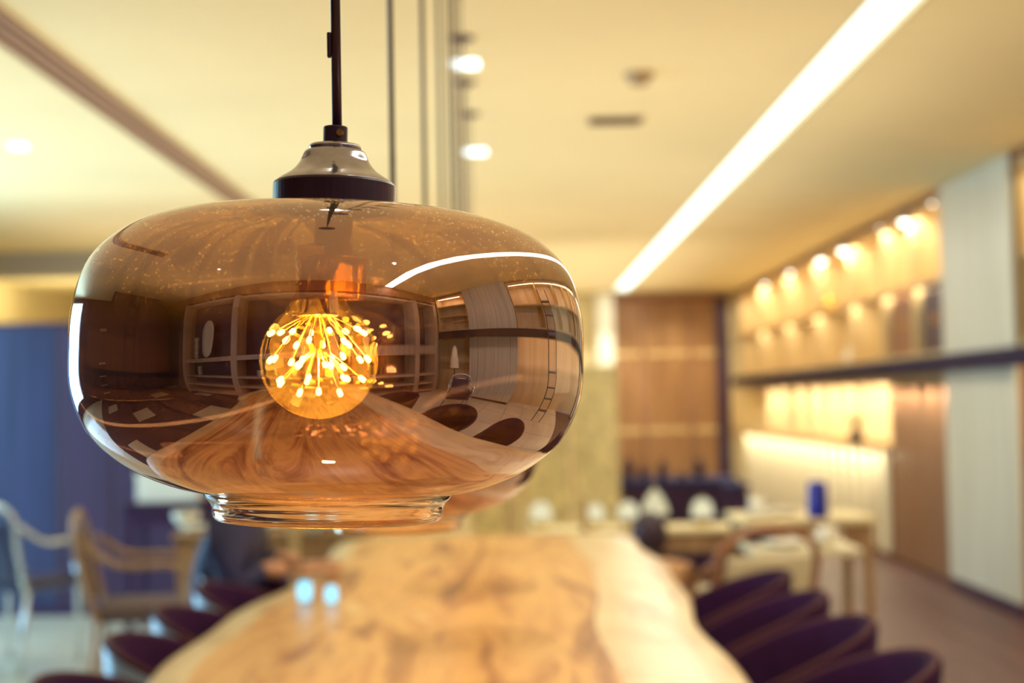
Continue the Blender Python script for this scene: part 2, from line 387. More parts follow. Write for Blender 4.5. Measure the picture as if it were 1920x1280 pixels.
area('corner_shelf', (2.98, -1.0, 2.57), (.05, .8), 6, (1, .84, .50), (0, R(-12), 0))
# spots on the shelf fascia
sp0 = None
SL = ['farthest of the shelf spotlights, by the honey wood wall', 'shelf spotlight second from the honey wood wall', 'large bright shelf spotlight, left of a close pair', 'large bright shelf spotlight, right of a close pair',
      'dim small shelf spotlight between two bright ones', 'bright shelf spotlight second from the grey column', 'dim shelf spotlight right beside the grey column']
for y, pw, lb, sc in zip([16.3, 14.8, 13.3, 12.4, 11.15, 10.45, 9.75], [22, 22, 30, 30, 6, 24, 5], SL, [.8, .8, 1.2, 1.2, .32, 1.1, .35]):
    if sp0 is None:
        sp0 = thing('shelf_spotlight', lb, 'spotlight', (2.90, y, 2.63), 0, 'spotlights along the shelf top')
        obj('arm', tube([(0.03, 0, .02), (0, 0, .015), (0, 0, -.01)], .006), M['black_metal'], sp0)
        obj('head', lathe([(0, .01), (.026, .01), (.034, -.03), (.034, -.05), (.03, -.05), (.03, -.04), (0, -.04)], 16), M['steel'], sp0)
        obj('lens', ball(bmesh.new(), (0, 0, -.048), .032, (1, 1, .8)), M['spotlens'], sp0, smooth=True)
        q = sp0
    else:
        q = copy_tree(sp0); q.location = (2.90, y, 2.63); q['label'] = lb
    q.scale = (sc, sc, sc)
    spot('shelf_beam', (2.92, y, 2.54), pw * .8, (1, .90, .64), 80, (0, R(-22), 0), .9)
# boxes in the shelves by the column
for y0, y1, m_, lb in ((10.47, 11.25, 'brown_side', 'brown storage box in the shelf opening farther from the column'), (9.66, 10.38, 'plum', 'dark plum storage box in the shelf opening touching the grey column')):
    t = thing('storage_box', lb, 'box', (3.02, y0, 1.60), 0, 'boxes on the wall shelving')
    obj('body', box(-.04, .2, .03, y1 - y0 - .03, 0, .40, .01), M[m_], t); obj('lid', box(-.045, .2, .025, y1 - y0 - .025, .40, .435, .005), M[m_], t)
    obj('label_holder', box(-.052, -.04, (y1 - y0) / 2 - .05, (y1 - y0) / 2 + .05, .2, .26), M['bulb_brass'], t)
def vase(name, label, loc, h, r, m, group=None, prof=None):
    t = thing(name, label, 'vase', loc, 0, group)
    p = prof or [(0, 0), (r * .7, 0), (r, h * .35), (r * .8, h * .7), (r * .4, h * .88), (r * .5, h), (r * .42, h), (r * .3, h * .88), (0, h * .8)]
    obj('body', lathe(p, 24), m, t, smooth=True); return t
vase('vase', 'small pale vase low on the oak shelf above the rail', (3.05, 12.9, 1.60), .13, .06, M['white'])
vase('pitcher', 'round honey coloured vase on the upper oak shelf', (3.02, 13.6, 2.115), .17, .075, M['bulb_brass'])

# ------------------------------------------------------------------ ceiling fittings
ll = thing('linear_light', 'long straight glowing light slot in the ceiling, running the whole room', 'light', (1.38, 0, ZC))
obj('diffuser', box(-.09, .09, -1.48, 18.18, .02, .03), M['led_strip'], ll)
obj('trim', box(.092, .108, -1.5, 18.2, -.004, .06), M['cream'], ll); obj('trim', box(-.108, -.092, -1.5, 18.2, -.004, .06), M['cream'], ll)
ld = thing('linear_diffuser', 'long slotted brown air diffuser in the left part of the ceiling', 'vent', (-1.84, 0, ZC))
obj('backing', box(-.09, .09, .6, 11.5, -.004, -.001), mat('vent_dark', (.16, .06, .05), .6), ld)
for i, x in enumerate((-.088, -.034, .020, .074)):
    obj('blade', box(x, x + .016, .6, 11.5, -.014, -.004), mat('vent_blade', (.50, .32, .18), .4), ld)
dl0 = None
for (x, y, lb, s) in ((-.176, 5.79, 'square white ceiling downlight nearest above the pendant cables', 1), (-.19, 7.84, 'square white ceiling downlight farther along the pendant cables', 1.1),
                      (-2.58, 7.42, 'small white ceiling downlight alone on the left of the slotted diffuser', .75), (-2.5, 5.05, 'pale blue downlight at the near end beside the slotted diffuser', .9),
                      (-.18, 1.75, 'square ceiling downlight straight above the sharp pendant, out of frame', 1), (-.18, 3.75, 'square ceiling downlight above the middle of the table, out of frame', 1),
                      (-1.55, -.6, 'small downlight mirrored on the left of the lamp shade', .5), (.9, -.4, 'small downlight mirrored above the shelving', .5)):
    if dl0 is None:
        dl0 = thing('downlight', lb, 'light', (x, y, ZC), 0, 'ceiling downlights')
        obj('bezel', box(-.068, .068, -.068, .068, -.006, -.001), M['white'], dl0)
        obj('lens', box(-.055, .055, -.055, .055, -.014, -.006, .004), M['downlight'], dl0); q = dl0
    else:
        q = copy_tree(dl0); q.location = (x, y, ZC); q['label'] = lb
    q.scale = (s, s, s if s < 1 else 1)
    spot('downlight_beam', (x, y, ZC - .03), 62 if x == -.18 else 35, (1, .9, .68), 100, (0, 0, 0), .9)
sd = thing('smoke_detector', 'round cream smoke detector on the ceiling', 'detector', (.56, 6.06, ZC))
obj('base', lathe([(0, 0), (.065, 0), (.065, -.015), (0, -.015)], 24), mat('detector_cream', (.42, .30, .18), .5), sd)
obj('dome', lathe([(.048, -.015), (.045, -.04), (.03, -.052), (0, -.054)], 24), mat('detector_dome', (.42, .30, .18), .5), sd, smooth=True)
cv = thing('ceiling_vent', 'small rectangular vent in the ceiling beyond the smoke detector', 'vent', (.53, 7.06, ZC))
obj('frame', box(-.14, .14, -.09, .09, -.006, -.001), mat('vent_tan', (.34, .22, .12), .5), cv)
for k in range(5): obj('slat', box(-.12, .12, -.07 + k * .032, -.055 + k * .032, -.012, -.006), M['piping'], cv)

# ------------------------------------------------------------------ the pendant lamps
def make_pendant(x, y, zcam, label, tilt, group):
    """origin at camera-height level of the shade; rod rises to the ceiling"""
    t = thing('pendant_lamp', label, 'pendant lamp', (x, y, zcam), 0, group)
    t.rotation_euler = (0, R(tilt), 0)
    k = .000311
    # outer profile of the shade (radius, height)
    pr = [(.0325, .1122), (.0480, .1113), (.0633, .1094), (.0823, .1081), (.1000, .1040), (.1200, .0951), (.1371, .0785), (.1454, .0544), (.1472, .0289),
          (.1454, .0031), (.1347, -.0204), (.1145, -.0375), (.0909, -.0479), (.0716, -.0524)]
    obj('shade', lathe(catmull(pr, 5), 128), M['shadeglass'], t, smooth=True)
    nr = catmull([(.0716, -.0522), (.0706, -.0548), (.0684, -.0572), (.0668, -.0600), (.0664, -.0630), (.0660, -.0655), (.0645, -.0674), (.0628, -.0678),
          (.0612, -.0668), (.0608, -.0640), (.0618, -.0600), (.0640, -.0565), (.0680, -.0535), (.0700, -.0510)], 3)
    obj('neck_ring', lathe(nr, 128, close=True), M['rimglass'], t, smooth=True)
    cp = [(0, .1270), (.0340, .1270)] + catmull([(.0345, .1284), (.0330, .1298), (.0300, .1318), (.0262, .1342), (.0231, .1370), (.0205, .1405), (.0190, .1440), (.0176, .1468), (.0150, .1480)], 4)
    obj('cap', lathe(cp, 64), M['cap'], t, smooth=True)
    obj('cap_rim', lathe([(.0330, .1118), (.0350, .1118), (.0357, .1125), (.0357, .1268), (.0352, .1280), (.0335, .1286), (.0330, .1280)], 64, close=True), M['black_metal'], t, smooth=False)
    obj('cap_disc', lathe([(.0140, .1476), (.0154, .1482), (.0156, .1496), (.0146, .1508), (.0060, .1524), (0, .1524)], 48), M['cap'], t, smooth=True)
    obj('collar', lathe([(0, .1516), (.0068, .1516), (.0072, .1520), (.0072, .1612), (.0067, .1618), (0, .1618)], 32), M['black_metal'], t, smooth=False)
    sc = obj('set_screw', tube([(.0035, -.0060, .1572), (.0035, -.0084, .1572)], .0020, 10), M['bulb_brass'], t)
    L = (ZC - zcam) - .160
    rod = obj('rod', tube([(0, 0, 0), (0, 0, L)], .0029, 14), M['black_metal'], t, smooth=True)
    rod.location = (.0009, 0, .160); rod.rotation_euler = (0, R(-tilt), 0)
    cn = obj('canopy', lathe([(0, -.022), (.012, -.022), (.045, -.008), (.05, 0), (0, 0)], 32), M['black_metal'], t, smooth=True)
    cn.location = Vector(rod.location) + Matrix.Rotation(R(-tilt), 3, 'Y') @ Vector((0, 0, L)); cn.rotation_euler = (0, R(-tilt), 0)
    clip = obj('cable_clip', box(-.0052, -.0028, -.0015, .0015, .043, .058, .0006), M['black_metal'], t); clip.location = rod.location; clip.rotation_euler = rod.rotation_euler
    # socket and bulb
    obj('socket', lathe([(.0110, .1118), (.0115, .086), (.0215, .0835), (.0198, .0815), (.0194, .0620), (.0175, .0605), (.0165, .0615), (.0170, .080), (.0100, .083), (.0095, .1116)], 40), coated_socket, t, smooth=True)
    zb = .0268; rb = .0344
    prb = [(.0120, zb + .045), (.0125, zb + .040), (.0150, zb + .0345), (.0185, zb + .0295)]
    for a in range(58, -91, -8):
        prb.append((rb * math.cos(R(a)), zb - .001 + rb * math.sin(R(a))))
    prb[-1] = (0, zb - .001 - rb)
    b = obj('bulb', lathe(prb, 64), M['bulbglass'], t, smooth=True)
    sw = []
    for i in range(9): sw += [(.0118 if i % 2 else .0131, zb + .043 + i * .0028)]
    b.location = (-.0062, 0, -.0012); b.rotation_euler = (0, R(-2), 0)
    obj('screw_cap', lathe([(0, zb + .043)] + sw + [(0, zb + .068)], 32), M['bulb_brass'], b, smooth=True)
    obj('mount_disc', lathe([(0, zb + .0265), (.0110, zb + .0265), (.0122, zb + .0255), (.0110, zb + .0245), (0, zb + .0245)], 32), M['wire'], b, smooth=True)
    obj('glass_stem', tube([(0, 0, zb + .042), (0, 0, zb + .026), (0, 0, zb)], [.005, .004, .0016], 10), M['bulbglass'], b, smooth=True)
    tips = []
    for cnt, zz, rr in ((8, .017, .0262), (6, .011, .0180), (8, .001, .0278), (5, -.003, .0130), (7, -.0115, .0235), (3, -.018, .0120)):
        off = random.random() * 6
        for i in range(cnt):
            a = off + 2 * PI * i / cnt + random.uniform(-.12, .12)
            tips.append(Vector((rr * math.cos(a), rr * math.sin(a), zb + zz + random.uniform(-.0015, .0015))))
    for p in tips:
        s0 = Vector((p.x * .28, p.y * .28, zb + (.025 if p.z > zb - .002 else .0035)))
        d = (p - s0).normalized()
        obj('wire', tube([s0, s0.lerp(p, .5) + Vector((0, 0, .0004)), p], .00034, 6), M['wire'], b)
        obj('led', tube([p - d * .0006, p + d * .0008, p + d * .0034, p + d * .0042], [.0010, .0016, .0016, .0008], 8), M['led'], b, smooth=True)
    return t
def socket_mat():
    m = coated_glass('amber_socket_glass', (.9, .62, .3), (.80, .52, .22), .22, haze=.42, hazecol=(1, .62, .16)); return m
coated_socket = socket_mat()
def bulb_light(x, y, z, pw):
    l = bpy.data.lights.new('bulb_glow', 'POINT'); l.energy = pw; l.color = (1, .68, .27); l.shadow_soft_size = 0.0
    o = bpy.data.objects.new('bulb_glow', l); C.objects.link(o); o.location = (x, y, z)
G = 'row of mirrored glass pendants over the long table'
p1 = make_pendant(-.1075, .83, 1.302, 'large mirrored copper glass pendant in sharp focus with glowing globe bulb', 1.9, G)
bulb_light(-.112, .83, 1.322, 4.6)
PL = [(-.1215, 1.46, 'pendant hanging directly behind the sharp one, its shade peeking out below'),
      (-.117, 1.93, 'third pendant from the camera along the table'), (-.117, 2.38, 'fourth pendant from the camera along the table'), (-.12, 2.82, 'fifth pendant from the camera along the table'),
      (-.135, 3.45, 'sixth pendant from the camera along the table'), (-.15, 4.1, 'seventh pendant from the camera along the table'), (-.16, 4.75, 'fourth pendant back from the far end of the row'),
      (-.176, 5.4, 'third pendant back from the far end of the row, its canopy above a downlight'), (-.187, 6.15, 'last pendant but one at the far end of the row'), (-.19, 6.83, 'very last pendant at the far end of the row')]
for i, (x, y, lb) in enumerate(PL):
    z = 1.302 - .062
    if i == 0:
        # same fittings, rod cut to its own length
        p2 = copy_tree(p1); p2.location = (x, y, z); p2.rotation_euler = (0, 0, .4); src = p2
        for ch in p2.children:
            if ch.name.startswith(('rod', 'canopy', 'cable_clip')): ch.rotation_euler = (0, 0, 0)
            if ch.name.startswith('canopy'): ch.location = (0, 0, ZC - z)
            if ch.name.startswith('rod'):
                L1 = (ZC - 1.302) - .160; ch.location = (0, 0, .160); ch.scale = (1, 1, (ZC - z - .160) / L1)
        q = p2
    else:
        q = copy_tree(p2, skip=('wire', 'set_screw', 'cable_clip')); q.location = (x, y, z)
    q['label'] = lb
    bulb_light(x, y, z + .02, 1.6)

# ------------------------------------------------------------------ the long table
def slab():
    def lx(y): return -.735 + .035 * math.sin(y * 1.3 + .6) + .018 * math.sin(y * 3.1) + .010 * math.sin(y * 7.3 + 1) + (.07 if y < -.2 else 0) * math.sin(y * 4)
    def rx(y): return .470 + .022 * math.sin(y * 1.1 + 2.2) + .014 * math.sin(y * 2.9 + 1) + .008 * math.sin(y * 6.7)
    return lx, rx
lx, rx = slab()
tb = thing('dining_table', 'very long glossy live-edge wood slab table under the pendants', 'table', (-.13, 2.2, 0))
NY = 150; ya, yb = -1.0, 5.95; bm = bmesh.new(); rows = []
for j in range(NY + 1):
    y = ya + (yb - ya) * j / NY; e = min(1, min(y - ya, yb - y) / .18); e = .72 + .28 * math.sqrt(max(0, e))
    cx = -.13; l_ = cx + (lx(y) - cx) * e; r_ = cx + (rx(y) - cx) * e
    row = []
    xs = [l_ + .015, l_, l_ + .006, l_ + .03]
    zt = .75
    pts = [(l_ + .05, zt - .065), (l_ + .022, zt - .060), (l_ + .004, zt - .028), (l_ + .006, zt - .008), (l_ + .02, zt)]
    pts += [(l_ + .02 + (r_ - l_ - .04) * f, zt) for f in (.06, .2, .35, .5, .65, .8, .94)]
    pts += [(r_ - .02, zt), (r_ - .006, zt - .008), (r_ - .004, zt - .028), (r_ - .022, zt - .060), (r_ - .05, zt - .065)]
    rows.append([bm.verts.new((p[0] + .13, y - 2.2, p[1])) for p in pts])
for a, b in zip(rows[:-1], rows[1:]):
    m_ = len(a)
    for i in range(m_):
        f = bm.faces.new((a[i], a[(i + 1) % m_], b[(i + 1) % m_], b[i]))
        f.material_index = 1 if (i in (0, 1, 2, 3, 4, 10, 11, 12, 13, 14, 15)) else 0
bm.faces.new(rows[0]); bm.faces.new(rows[-1]); bmesh.ops.recalc_face_normals(bm, faces=bm.faces)
obj('tabletop', bm, [M['table'], M['sap']], tb, smooth=True)
for y in (-.4, 2.4, 5.2):
    b = bmesh.new(); bx(b, -.42, .42, y - 2.2 - .03, y - 2.2 + .03, 0, .06, .004); bx(b, -.36, -.28, y - 2.23, y - 2.17, .06, .68); bx(b, .28, .36, y - 2.23, y - 2.17, .06, .68); bx(b, -.42, .42, y - 2.24, y - 2.16, .655, .684)
    obj('leg', b, M['black_metal'], tb)

# ------------------------------------------------------------------ tub chairs
def make_tub(label, group, outer):
    t = thing('tub_chair', label, 'chair', (0, 0, 0), 0, group)
    # local: back towards +x
    bm = bmesh.new(); A = 28; rin, rout = .205, .235
    def top(a): return .565 + .225 * (math.cos(a * .64) ** .85)
    cols = []
    for i in range(A + 1):
        a = R(-118) + R(236) * i / A; zt = top(a); col = []
        for f, rr in ((0, rout - .05), (.35, rout - .01), (1, rout + .012)): col.append((rr, .36 + (zt - .36) * f))
        inn = [(rin + .012, zt), (rin - .01, .36 + (zt - .36) * .35), (rin - .05, .36)]
        cols.append([bm.verts.new((r * math.cos(a), r * .92 * math.sin(a), z)) for r, z in col + [(rin + .03, zt + .008)] + inn])
    for a, b in zip(cols[:-1], cols[1:]):
        for i in range(len(a)):
            f = bm.faces.new((a[i], a[(i + 1) % len(a)], b[(i + 1) % len(a)], b[i])); f.material_index = 1 if i in (0, 1) else 0
    bm.faces.new(cols[0]); bm.faces.new(cols[-1]); bmesh.ops.recalc_face_normals(bm, faces=bm.faces)
    obj('backrest', bm, [M['shell'], outer], t, smooth=True)
    pts = []
    for i in range(A + 1):
        a = R(-118) + R(236) * i / A; pts.append(((.236) * math.cos(a), .236 * .92 * math.sin(a), top(a) + .006))
    obj('piping', tube(pts, .0055, 8), M['piping'], t, smooth=True)
    obj('seat', lathe([(0, .36), (.19, .36), (.205, .38), (.205, .43), (.19, .455), (.1, .465), (0, .467)], 32), M['shell'], t, smooth=True).scale = (1, .9, 1)
    for sx, sy in ((1, 1), (1, -1), (-1, 1), (-1, -1)):
        obj('leg', tube([(sx * .12, sy * .12, .37), (sx * .18, sy * .18, 0)], [.016, .009], 10), M['leg'], t, smooth=True)
    return t
rc = make_tub('x', 'plum tub chairs along the right side of the table', M['shell'])
lc = make_tub('x', 'tub chairs with grey-blue outer shells along the left side of the table', M['shell_blue'])
RL = ['plum tub chair nearest the camera on the right, only its top edge in frame', 'plum tub chair second from the bottom right corner of the photo', 'plum tub chair third up the right side of the table', 'plum tub chair farthest up the right side, beside the brown armchair']
for i, (y, lb) in enumerate(zip([2.80, 3.25, 3.70, 4.15], RL)):
    q = rc if i == 0 else copy_tree(rc); q.location = (.57 - .008 * i, y, 0); q.rotation_euler = (0, 0, R(3 * (i % 2) - 4)); q['label'] = lb
for i, (y, lb) in enumerate(zip([1.05, .45, -.25], ['plum tub chair nearest the lamp, seen only mirrored on the shade', 'plum tub chair behind the camera, middle one of those mirrored', 'plum tub chair at the near end of the table, seen mirrored'])):
    q = copy_tree(rc); q.location = (.62, y, 0); q.rotation_euler = (0, 0, R(6 * i - 4)); q['label'] = lb; q['group'] = 'plum tub chairs behind the camera'
LL = ['blue-backed tub chair lowest at the left table edge', 'blue-backed tub chair second up the left table edge', 'blue-backed tub chair third up the left side, lit bright blue', 'blue-backed tub chair in front of the seated person', 'blue-backed tub chair in which the person in navy sits']
for i, (y, lb) in enumerate(zip([2.72, 3.2, 3.62, 4.08, 4.62], LL)):
    q = lc if i == 0 else copy_tree(lc); q.location = (-.675 if i < 4 else -.80, y, 0); q.rotation_euler = (0, 0, PI + R(4 - 2 * i)); q['label'] = lb

# ------------------------------------------------------------------ people
def skin(name, verts, edges, m, parent, sub=2, root=0):
    me = bpy.data.meshes.new(name); me.from_pydata([v[:3] for v in verts], edges, [])
    o = bpy.data.objects.new(name, me); C.objects.link(o); o.parent = parent; me.materials.append(m)
    sk = o.modifiers.new('skin', 'SKIN'); sk.use_smooth_shade = True
    if not me.skin_vertices: me.skin_vertices.new()
    for i, v in enumerate(verts):
        sv = me.skin_vertices[0].data[i]; sv.radius = v[3] if isinstance(v[3], tuple) else (v[3], v[3]); sv.use_root = (i == root)
    s = o.modifiers.new('sub', 'SUBSURF'); s.levels = sub; s.render_levels = sub
    return o
def head(t, c, face=0, hair_long=False, s=1.0):
    b = bmesh.new(); ball(b, (0, 0, 0), .1, (.92, .78, 1.18), 24)
    for v in b.verts:
        if v.co.z < -.02: v.co.x *= 1 - .9 * (-.02 - v.co.z); v.co.y *= 1 - 2.2 * (-.02 - v.co.z)
    ball(b, (.093, 0, -.018), .016, (1.1, .7, 1.3), 10)
    ball(b, (0, .078, -.01), .02, (.6, .35, 1.3), 10); ball(b, (0, -.078, -.01), .02, (.6, .35, 1.3), 10)
    h = obj('head', b, M['skin'], t, smooth=True); h.location = c; h.rotation_euler = (0, R(14), face); h.scale = (s, s, s)
    e = bmesh.new()
    for y in (-.03, .03): ball(e, (.083, y, .008), .009, (.6, 1.2, .8), 8)
    obj('eyes', e, M['hair'], h, smooth=True)
    mo = bmesh.new(); ball(mo, (.083, 0, -.058), .012, (.5, 1.6, .4), 8); obj('mouth', mo, M['piping'], h, smooth=True)
    r = bmesh.new(); ball(r, (-.014, 0, .018), .108, (.94, .86, 1.12), 24)
    for v in r.verts:
        if v.co.x > .045 and v.co.z < .06: v.co.x = .045
        if v.co.z < (-.16 if hair_long else -.06): v.co.z = (-.16 if hair_long else -.06)
    obj('hair', r, M['hair'], h, smooth=True)
    return h
def hand(t, p, ang, side, name='hand'):
    """resting on the table; fingers point along ang in the xy plane"""
    vs = []; ed = []; ca, sa = math.cos(ang), math.sin(ang)
    def q(u, v, w): return (p[0] + u * ca - v * sa, p[1] + u * sa + v * ca, p[2] + w)
    vs.append((*q(0, 0, .012), (.020, .014))); vs.append((*q(.045, 0, .014), (.032, .013))); vs.append((*q(.075, 0, .014), (.034, .011))); ed += [(0, 1), (1, 2)]
    for f, (v, ln) in enumerate(((-.028, .062), (-.010, .075), (.009, .070), (.027, .054))):
        b = len(vs); vs.append((*q(.08, v, .015), .0095)); vs.append((*q(.08 + ln * .5, v * 1.15, .022), .0085)); vs.append((*q(.08 + ln, v * 1.2, .009), .0072)); ed += [(2, b), (b, b + 1), (b + 1, b + 2)]
    b = len(vs); vs.append((*q(.035, side * .038, .012), .011)); vs.append((*q(.065, side * .056, .010), .009)); ed += [(1, b), (b, b + 1)]
    return skin(name, vs, ed, M['skin'], t, 2)
pn = thing('person', 'person in a navy top leaning on the left side of the long table', 'person', (-.93, 4.62, 0))
V = [(0, 0, .50, (.15, .12)), (-.03, 0, .62, (.14, .11)), (-.02, 0, .78, (.16, .12)), (.02, 0, .92, (.17, .11)), (.06, 0, 1.00, (.06, .06)), (.08, 0, 1.06, (.05, .05)),
     (.03, .17, .93, .065), (.03, -.17, .93, .065), (.05, .25, .74, .052), (.05, -.25, .74, .052), (.14, .15, .795, .040), (.14, -.15, .795, .040)]
E = [(0, 1), (1, 2), (2, 3), (3, 4), (4, 5), (3, 6), (3, 7), (6, 8), (7, 9), (8, 10), (9, 11)]
b_ = skin('shirt', V, E, M['shirt'], pn)
skin('trousers', [(0, 0, .52, .14), (.10, .10, .53, .085), (.10, -.10, .53, .085), (.42, .11, .52, .065), (.42, -.11, .52, .065), (.42, .11, .12, .05), (.42, -.11, .12, .05)], [(0, 1), (0, 2), (1, 3), (2, 4), (3, 5), (4, 6)], M['trousers'], pn)
for s in (-1, 1):
    sh = obj('shoe', ball(bmesh.new(), (.46, .11 * s, .045), .05, (2.2, .9, .9), 14), M['leg'], pn, smooth=True)
    skin('forearm', [(.12, .155 * s, .793, .034), (.17, .13 * s, .790, .028), (.21, .11 * s, .785, .024)], [(0, 1), (1, 2)], M['skin'], pn)
    hand(pn, (.21, .11 * s, .765), -.2 * s, -s)
head(pn, (.13, 0, 1.17), 0)
pn2 = thing('person', 'dark-haired person sitting low beyond the far right end of the table', 'person', (.625, 6.75, 0), PI / 2)
skin('top', [(0, 0, .20, (.15, .12)), (0, 0, .34, (.15, .11)), (.01, 0, .48, (.16, .10)), (.02, 0, .56, (.055, .055)), (.02, .16, .49, .05), (.02, -.16, .49, .05), (.06, .21, .34, .042), (.06, -.21, .34, .042), (.22, .14, .30, .035), (.22, -.14, .30, .035)],
     [(0, 1), (1, 2), (2, 3), (2, 4), (2, 5), (4, 6), (5, 7), (6, 8), (7, 9)], mat('tan_top', (.60, .34, .18), .7), pn2)
skin('legs', [(0, 0, .24, .13), (.1, .1, .24, .08), (.1, -.1, .24, .08), (.42, .11, .24, .06), (.42, -.11, .24, .06), (.46, .11, .05, .045), (.46, -.11, .05, .045)], [(0, 1), (0, 2), (1, 3), (2, 4), (3, 5), (4, 6)], M['trousers'], pn2)
for s in (-1, 1): hand(pn2, (.22, .14 * s, .285), 0, -s)
head(pn2, (.03, 0, .64), 0, True, .95)
st = thing('floor_cushion', 'low padded stool under the dark-haired person', 'stool', (.625, 6.75, 0))
obj('pad', box(-.2, .2, -.2, .2, 0, .12, .03), M['cushion'], st); obj('seam', box(-.203, .203, -.203, .203, .055, .065, .003), M['piping'], st)

# ------------------------------------------------------------------ beyond the table, right
def small_table(label, x, y, w, d, z, m, pedestal=True, name='side_table'):
    t = thing(name, label, 'table', (x, y, 0))
    obj('tabletop', box(-w / 2, w / 2, -d / 2, d / 2, z - .03, z, .006), m, t)
    if pedestal:
        obj('pedestal', tube([(0, 0, .02), (0, 0, z - .03)], .022, 14), M['chairwood'], t, smooth=True)
        obj('foot', lathe([(0, 0), (.15, 0), (.15, .012), (.03, .03), (0, .03)], 28), M['chairwood'], t)
    else:
        obj('apron', box(-w / 2 + .02, w / 2 - .02, -d / 2 + .02, d / 2 - .02, z - .13, z - .03), M['chairwood'], t)
        for sx in (-1, 1):
            for sy in (-1, 1): obj('leg', box(sx * (w / 2 - .04) - .02, sx * (w / 2 - .04) + .02, sy * (d / 2 - .04) - .02, sy * (d / 2 - .04) + .02, 0, z - .13), M['chairwood'], t)
    return t
small_table('small pedestal table set with white plates behind the plum chairs', 1.07, 5.45, .40, .40, .74, M['cushion'])
small_table('pale table with wooden apron holding the blue vase', 1.32, 6.7, .62, .5, .75, M['cream'], False)
def plate(label, x, y, z, r, group, stack=1):
    t = thing('plate', label, 'plate', (x, y, z), 0, group)
    obj('dish', lathe([(0, 0), (r * .55, 0), (r, .018), (r, .021), (r * .55, .004), (0, .004)], 32), M['white'], t, smooth=True)
    obj('foot_ring', lathe([(r * .45, -.002), (r * .5, -.002), (r * .5, .001), (r * .45, .001)], 24, close=True), M['white'], t)
    return t
gp = 'white plates on the tables behind the plum chairs'
plate('white plate at the front of the small pedestal table', 1.0, 5.37, .742, .085, gp)
plate('white plate at the back of the small pedestal table', 1.13, 5.54, .742, .08, gp)
plate('white plate left on the pale table with the blue vase', 1.12, 6.62, .752, .08, gp)
plate('white plate in the middle of the pale table', 1.24, 6.76, .752, .10, gp)
def cup(label, x, y, z, m, group, h=.07, r=.035):
    t = thing('cup', label, 'cup', (x, y, z), 0, group)
    obj('bowl', lathe([(0, 0), (r * .6, 0), (r, h * .4), (r, h), (r * .9, h), (r * .9, h * .4), (0, h * .12)], 24), m, t, smooth=True)
    pts = [(r * .95, 0, h * .75), (r * 1.5, 0, h * .72), (r * 1.6, 0, h * .45), (r * .95, 0, h * .3)]
    obj('handle', tube(catmull(pts, 4), .004, 8), m, t, smooth=True); return t
cup('white cup between the plates on the small pedestal table', 1.16, 5.36, .742, M['white'], 'cups')
cup('white cup behind the plates on the pale table', 1.15, 6.85, .752, M['white'], 'cups')
vs_ = vase('vase', 'cobalt blue square-shouldered vase on the pale table', (1.37, 6.5, .75), .165, .05, M['blue'], prof=[(0, 0), (.046, 0), (.048, .01), (.044, .15), (.036, .163), (.028, .165), (.028, .16), (0, .12)])
vs_.scale = (1, 1, 1)
cp_ = thing('place_mat', 'dark plum box-like basket on the small pedestal table', 'basket', (.93, 5.52, .742))
obj('body', box(-.05, .05, -.05, .05, 0, .05, .008), M['plum'], cp_); obj('rim', box(-.054, .054, -.054, .054, .046, .054, .003), M['plum'], cp_)
# wooden armchair with white cloth near the far right corner of the table
def armchair(label, x, y, rot, cush, frame, name='armchair', group=None, metal=False):
    t = thing(name, label, 'chair', (x, y, 0), rot, group)
    fm = frame
    for s in (-1, 1):
        obj('leg', tube([(.2, .22 * s, 0), (.19, .22 * s, .40), (.17, .22 * s, .60)], .013, 10), fm, t, smooth=True)
        obj('leg', tube([(-.24, .2 * s, 0), (-.19, .21 * s, .42)], .013, 10), fm, t, smooth=True)
        obj('armrest', tube(catmull([(.2, .22 * s, .58), (.12, .23 * s, .64), (-.1, .235 * s, .65), (-.24, .2 * s, .74)], 5), .015, 10), fm, t, smooth=True)
    obj('back_frame', tube(catmull([(-.19, .20, .40), (-.25, .20, .62), (-.285, .185, .80), (-.29, 0, .86), (-.285, -.185, .80), (-.25, -.20, .62), (-.19, -.20, .40)], 6), .015, 10), fm, t, smooth=True)
    obj('seat', box(-.2, .22, -.2, .2, .40, .47, .02), cush, t)
    b = box(-.015, .015, -.17, .17, .02, .32, .012); o = obj('back_cushion', b, cush, t); o.location = (-.225, 0, .46); o.rotation_euler = (0, R(-13), 0)
    return t
armchair('brown bentwood armchair draped in cream beyond the right table corner', .72, 5.05, R(115), M['cushion'], M['brown_side'])
cl = thing('napkin', 'cream cloth hanging over the brown bentwood armchair', 'cloth', (.66, 4.80, .62))
bm = bmesh.new(); g = []
for i in range(9):
    g.append([bm.verts.new((-.06 + .015 * i, .01 * math.sin(i * 1.9) + (.03 if j == 0 else 0), .06 - .05 * j + (.0 if j else -.005))) for j in range(8)])
for a, b in zip(g[:-1], g[1:]):
    for j in range(7): bm.faces.new((a[j], a[j + 1], b[j + 1], b[j]))
o = obj('cloth', bm, M['cushion'], cl, smooth=True); sm = o.modifiers.new('s', 'SOLIDIFY'); sm.thickness = .004
obj('hem', box(-.062, .062, -.016, .016, -.30, -.285, .004), M['cushion'], cl)

